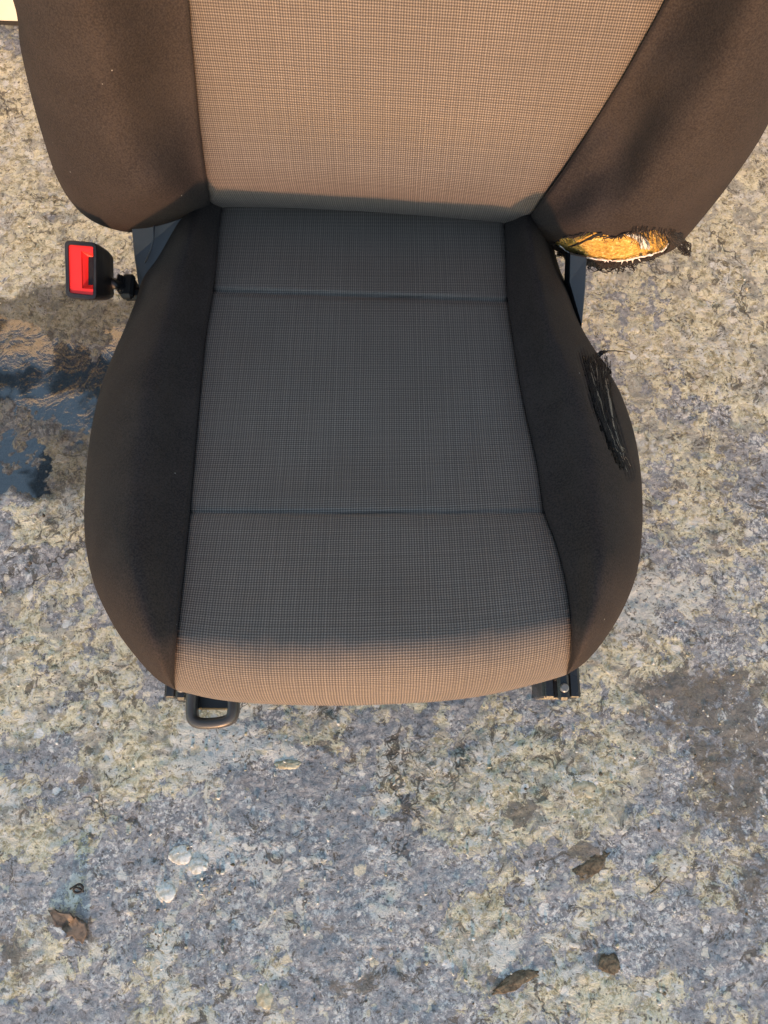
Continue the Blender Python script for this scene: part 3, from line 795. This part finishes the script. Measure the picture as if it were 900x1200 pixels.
# plastic covers either side between backrest and cushion
def slab(name, pts, dep, thick, mat, bev=True):
    A = np.array([at_depth(x, y, d) for (x, y), d in zip(pts, dep)]); n = len(A)
    nrm = np.cross(A[1] - A[0], A[2] - A[1]); nrm /= np.linalg.norm(nrm)
    if nrm @ (CAM - A[0]) < 0: nrm = -nrm
    c = A.mean(0); B = A - nrm * thick; Ai = c + (A - c) * .94 ; A2 = A - nrm * .0015
    V = np.vstack([Ai, A2, B]); Fs = [tuple(range(n))] + [(i, (i + 1) % n, n + (i + 1) % n, n + i) for i in range(n)] + [(n + i, n + (i + 1) % n, 2 * n + (i + 1) % n, 2 * n + i) for i in range(n)] + [tuple(range(2 * n, 3 * n))]
    b = SMB(); b.add(V, Fs); return b.put(name, mat)
o = slab('recliner_cover', [(153, 258), (215, 250), (212, 290), (196, 318), (172, 345), (162, 336), (157, 300)], [.80, .80, .81, .82, .83, .83, .82], .03, M['grey_plastic'])
o['label'] = 'dark grey cover by the red buckle'
b = SMB(); b.tube(np.array([at_depth(x, y, d) for x, y, d in ((181, 262, .798), (180, 280, .803), (177, 292, .809), (170, 308, .815))]), .0009, 6); b.put('cover_edge', M['grey_plastic'], o, True)
o = slab('recliner_cover', [(668, 296), (688, 300), (686, 340), (682, 383), (674, 360), (667, 330)], [.78, .78, .79, .80, .80, .79], .03, M['grey_plastic'])
o['label'] = 'grey cover strip below the torn bolster'

# --- buckle
bk = bpy.data.objects.new('seat_belt_buckle', None); COL.objects.link(bk); bk.parent = seat
DB = .768
f0 = np.array([at_depth(x, y, DB) for x, y in [(75, 281), (113, 284), (113, 352), (77, 349)]])      # front rim, seen from above
ctr = f0.mean(0); back = np.array([at_depth(x, y, DB + .055) for x, y in [(97, 286), (134, 297), (135, 352), (99, 352)]])
def rrect(Q, k=.18, n=5):
    """rounded quad"""
    out = []
    for i in range(4):
        p, a, c = Q[i], Q[i - 1], Q[(i + 1) % 4]
        s_, e_ = p + (a - p) * k * .55, p + (c - p) * k
        s_ = p + (a - p) / np.linalg.norm(a - p) * .0055; e_ = p + (c - p) / np.linalg.norm(c - p) * .0055
        for t in np.linspace(0, 1, n): out.append((1 - t) ** 2 * s_ + 2 * t * (1 - t) * p + t * t * e_)
    return np.array(out)
def inset(Q, f): c = Q.mean(0); return c + (Q - c) * f
nf = np.cross(f0[1] - f0[0], f0[2] - f0[0]); nf /= np.linalg.norm(nf)
if nf @ (CAM - ctr) < 0: nf = -nf
rO = rrect(f0); rings = []
for t, k in ((1, .93), (.72, 1.0), (.3, 1.02), (.03, 1.0), (0, .97)):
    Qt = back * t + f0 * (1 - t); rings.append(rrect(inset(Qt, k)))
# rim front and inner recess
f_in = np.array([at_depth(x, y, DB - .0005) for x, y in [(79.5, 286), (109.5, 288.5), (109.5, 346.5), (81, 343.5)]])
def rr2(Q, r):
    out = []
    for i in range(4):
        p, a, c = Q[i], Q[i - 1], Q[(i + 1) % 4]; s_ = p + (a - p) / np.linalg.norm(a - p) * r; e_ = p + (c - p) / np.linalg.norm(c - p) * r
        for t in np.linspace(0, 1, 5): out.append((1 - t) ** 2 * s_ + 2 * t * (1 - t) * p + t * t * e_)
    return np.array(out)
rings.append(rr2(f_in, .003)); rings.append(rr2(f_in, .003) - nf * .006)
b = SMB(); n_ = 20; V = np.vstack(rings)
Fs = [(k * n_ + i, k * n_ + (i + 1) % n_, (k + 1) * n_ + (i + 1) % n_, (k + 1) * n_ + i) for k in range(len(rings) - 1) for i in range(n_)]
Fs += [tuple(range(n_))]
b.add(V, Fs); b.put('buckle_housing', M['black_plastic'], bk, False)
# red button: flat left part, then a stepped funnel down to the slot
def fp(x, y, d): return at_depth(x, y, DB + d)
V = []; Fs = []
outer = [(80, 286.5), (109, 289), (109, 346), (81.5, 343)]
step = [(95, 294), (109, 297), (109, 339), (96, 338)]
slot = [(103.5, 301), (110, 301), (110, 334), (103.5, 334)]
V = [fp(x, y, .0015) for x, y in outer] + [fp(x, y, .0015) for x, y in step] + [fp(x + (1.6 if i in (0, 3) else 0), y + (1.5 if i < 2 else -1.5), .0035) for i, (x, y) in enumerate(step)] + [fp(x, y, .0075) for x, y in slot] + [fp(x, y, .020) for x, y in slot]
Fs = [(0, 1, 5, 4), (4, 7, 3, 0), (7, 6, 2, 3), (1, 2, 6, 5)]
Fs += [(4 + i, 4 + (i + 1) % 4, 8 + (i + 1) % 4, 8 + i) for i in range(4)]
Fs += [(8 + i, 8 + (i + 1) % 4, 12 + (i + 1) % 4, 12 + i) for i in range(4)]
b = SMB(); b.add(V, Fs); b.put('release_button', M['red_plastic'], bk)
b = SMB(); b.add([fp(x, y, .0076) for x, y in slot] + [fp(x, y, .02) for x, y in slot], [(0, 1, 2, 3), (4, 5, 6, 7), (0, 1, 5, 4), (1, 2, 6, 5), (2, 3, 7, 6), (3, 0, 4, 7)])
b.put('buckle_slot', M['slot_dark'], bk)
b = SMB()
b.tube(curve([at_depth(128, 331, DB + .045), at_depth(140, 333, DB + .06), at_depth(155, 338, DB + .075), at_depth(178, 345, DB + .10)], 16), np.linspace(.011, .009, 16), 10, flat=.5)
for k in range(7):
    p_ = at_depth(140 + k * 3, 333 + k, DB + .056 + k * .003); b.box(p_, (.004, .020, .012), bev=.0015)
b.put('buckle_stalk', M['black_plastic'], bk, True)
b = SMB(); b.box(at_depth(150, 336, DB + .062), (.014, .030, .010), bev=.003); b.box(at_depth(156, 346, DB + .07), (.020, .012, .010), bev=.003)
b.put('stalk_sleeve', M['slot_dark'], bk)
# fluff along the rim of the buckle
b = SMB()
for k in range(46):
    t = rng.rand()
    if t < .3: x, y, dx, dy = 75 + rng.rand() * 38, 281 + rng.uniform(-1, 1), rng.uniform(-3, 3), rng.uniform(-5, -1)
    elif t < .7: x, y, dx, dy = 75 + rng.uniform(-1, 1), 285 + rng.rand() * 62, rng.uniform(-4, -1), rng.uniform(-3, 3)
    else: x, y, dx, dy = 77 + rng.rand() * 36, 351, rng.uniform(-3, 3), rng.uniform(1, 6)
    b.tube([at_depth(x, y, DB + .002), at_depth(x + dx * .6, y + dy * .4, DB + .001), at_depth(x + dx, y + dy, DB + .003)], .0002, 3)
b.put('dust_fluff', M['thread_black'], bk, True)['kind'] = 'stuff'

# ------------------------------------------------------------------ loose bits on the floor
def ground_at(px, py):
    p = at_z(px, py, -.001); return p
def pebble(name, px, py, rx, ry, rz, mat, seed, label, cat, group=None, rough=.34):
    n1_, n2_ = 34, 20; V = []
    k = 1 / 873. * .97
    for i in range(n2_ + 1):
        th = math.pi * i / n2_
        for j in range(n1_):
            ph = 2 * math.pi * j / n1_; d = np.array([math.sin(th) * math.cos(ph), math.sin(th) * math.sin(ph), math.cos(th)])
            r = 1 + rough * float(fbm(np.array(d[0] * 1.3 + d[2] * .9 + 9), np.array(d[1] * 1.3 + 5 - d[2] * .6), 2.1, 5, seed, .62))
            V.append((d[0] * rx * k * r, d[1] * ry * k * r, d[2] * rz * k * r))
    Fs = [(i * n1_ + j, i * n1_ + (j + 1) % n1_, (i + 1) * n1_ + (j + 1) % n1_, (i + 1) * n1_ + j) for i in range(n2_) for j in range(n1_)]
    o = put(name, V, Fs, mat); o.location = ground_at(px, py) - np.array([0, 0, rz * k * .42]); tag(o, label, cat, group); return o
pebble('stone_chip', 232, 1014, 10, 8, 1.8, M['stone'], 1, 'rounded white stone chip, right of two white ones lying close together below the handle', 'stone', 'stone chips on the floor')
pebble('stone_chip', 212, 1002, 12, 9, 1.5, M['stone'], 2, 'flat white stone chip, upper left of two white ones lying close together below the handle', 'stone', 'stone chips on the floor')
pebble('stone_chip', 194, 1046, 10, 9, 1.8, M['stone'], 3, 'single round whitish stone chip below and left of the close pair', 'stone', 'stone chips on the floor')
pebble('stone_chip', 310, 1168, 9, 12, 1.8, M['stone_cream'], 4, 'upright oval cream stone chip lowest on the floor, near the bottom edge of the photo', 'stone', 'stone chips on the floor')
pebble('stone_chip', 338, 896, 14, 5, 1.5, M['stone_cream'], 5, 'long low cream stone chip just in front of the seat', 'stone', 'stone chips on the floor')
pebble('stone_chip', 682, 925, 15, 11, 1.5, M['stone_cream'], 6, 'broad cream stone chip in front of the rail without a handle', 'stone', 'stone chips on the floor', .4)
pebble('dirt_clod', 715, 1130, 11, 9, 0.7, M['dirt_clod'], 7, 'dark round dirt clod near the bottom right of the floor', 'dirt clod', 'dirt clods on the floor', .4)
pebble('dirt_clod', 694, 1014, 22, 8, 0.6, M['dirt_clod'], 8, 'long brown dirt clod on the floor beside the dry twig', 'dirt clod', 'dirt clods on the floor', .6).rotation_euler[2] = R(28)
pebble('dirt_clod', 604, 1150, 22, 6, 0.6, M['dirt_clod'], 9, 'thin brown dirt streak lowest of the clods, near the bottom edge', 'dirt clod', 'dirt clods on the floor', .6).rotation_euler[2] = R(22)
# grit and paint crumbs: too many and too small to count
V = []; Fg = []; mi = []
ico = np.array([(0, 0, 1), (.894, 0, .447), (.276, .851, .447), (-.724, .526, .447), (-.724, -.526, .447), (.276, -.851, .447), (.724, .526, -.447), (-.276, .851, -.447), (-.894, 0, -.447), (-.276, -.851, -.447), (.724, -.526, -.447), (0, 0, -1)])
icf = [(0, 1, 2), (0, 2, 3), (0, 3, 4), (0, 4, 5), (0, 5, 1), (1, 6, 2), (2, 7, 3), (3, 8, 4), (4, 9, 5), (5, 10, 1), (6, 7, 2), (7, 8, 3), (8, 9, 4), (9, 10, 5), (10, 6, 1), (11, 7, 6), (11, 8, 7), (11, 9, 8), (11, 10, 9), (11, 6, 10)]
cl = [(250, 1005, 60, 30), (200, 1050, 40, 40), (290, 880, 60, 25), (820, 700, 70, 70), (560, 1100, 60, 40), (650, 920, 60, 40), (840, 860, 60, 60), (300, 1100, 120, 60), (30, 480, 50, 60)]
for k in range(1500):
    if rng.rand() < .42:
        c = cl[rng.randint(len(cl))]; x, y = c[0] + rng.randn() * c[2], c[1] + rng.randn() * c[3]
    else: x, y = rng.uniform(-60, 960), rng.uniform(120, 1260)
    if x < 150 and 360 < y < 580: continue      # nothing dry lies in the water
    g = at_z(x, y, -.0012); r = .0007 + .0022 * rng.rand() ** 3.2
    a = rng.rand() * 6.28; ca_, sa_ = math.cos(a), math.sin(a); sq = rng.uniform(.45, 1)
    P_ = ico * (1 + rng.uniform(-.28, .28, (12, 1))) * [r, r * sq, r * rng.uniform(.35, .7)]
    P_ = np.stack([P_[:, 0] * ca_ - P_[:, 1] * sa_, P_[:, 0] * sa_ + P_[:, 1] * ca_, P_[:, 2]], -1) + g + [0, 0, r * .2]
    b0 = len(V); V += list(P_); Fg += [(p + b0, q + b0, t + b0) for p, q, t in icf]; mi += [rng.choice(3, p=[.5, .28, .22])] * 20
o = put('grit', V, Fg, M['stone'], None, False); o.data.materials.append(M['stone_cream']); o.data.materials.append(M['dirt_clod'])
o.data.polygons.foreach_set('material_index', np.array(mi, np.int32)); tag(o, 'loose pale and brown grit scattered over the concrete floor', 'grit', kind='stuff')

# curled flake
b = MB(); V = []; n1_, n2_ = 16, 9
ol = [(57, 1066, 57, 1068), (66, 1069, 63, 1080), (78, 1071, 72, 1090), (90, 1074, 80, 1097), (100, 1082, 88, 1102), (102, 1092, 94, 1104), (100, 1101, 98, 1104)]
A = curve([(a, c) for a, c, _, _ in ol], n1_); B = curve([(a, c) for _, _, a, c in ol], n1_)
A += rng.randn(n1_, 2) * 1.3; B += rng.randn(n1_, 2) * 1.6
for i in range(n1_):
    for j in range(n2_):
        t = j / (n2_ - 1); x, y = A[i] * (1 - t) + B[i] * t; V.append(at_z(x, y, .002 + .005 * (1 - t) ** 2 * math.sin(i / n1_ * 3) + .0012 * float(fbm(np.array(x / 6), np.array(y / 6), 1, 2, 3))))
V = np.array(V); c0 = V.mean(0).copy(); c0[2] = 0; V -= c0; V2 = V - [0, 0, .0015]
Fq = quads(n1_, n2_); N_ = len(V)
rim = [i * n2_ for i in range(n1_)] + [(n1_ - 1) * n2_ + j for j in range(1, n2_)] + [i * n2_ + n2_ - 1 for i in range(n1_ - 2, -1, -1)] + [j for j in range(n2_ - 2, 0, -1)]
Fs = [tuple(f) for f in Fq] + [tuple(x + N_ for x in f[::-1]) for f in Fq] + [(rim[i], rim[(i + 1) % len(rim)], rim[(i + 1) % len(rim)] + N_, rim[i] + N_) for i in range(len(rim))]
b.add(np.vstack([V, V2]), Fs); o = b.put('bark_flake', M['flake'], None, True); o.location = c0
tag(o, 'curled brown flake lying at the lower left of the floor', 'flake')
b = MB(); g0 = at_z(90, 1041, 0.004)
pts = [at_z(x, y, z) - g0 for x, y, z in [(82, 1042, .002), (87, 1039, .004), (93, 1036, .006), (97, 1040, .005), (95, 1045, .004), (89, 1046, .004), (86, 1043, .006), (90, 1040, .007), (98, 1045, .002)]]
b.tube(curve(pts, 40), .0012, 6); o = b.put('rubber_scrap', M['matt_black'], None, True); o.location = g0
tag(o, 'small twisted black scrap just above the brown flake', 'scrap')
b = MB(); g0 = at_z(773, 1036, 0.002)
b.tube(curve([at_z(x, y, .003) - g0 for x, y in [(762, 1047), (770, 1041), (776, 1033), (782, 1027)]], 12), np.linspace(.0013, .0006, 12), 6); o = b.put('twig', M['twig'], None, True); o.location = g0
tag(o, 'short thin dry twig lying on the floor right of the long dirt clod', 'twig')
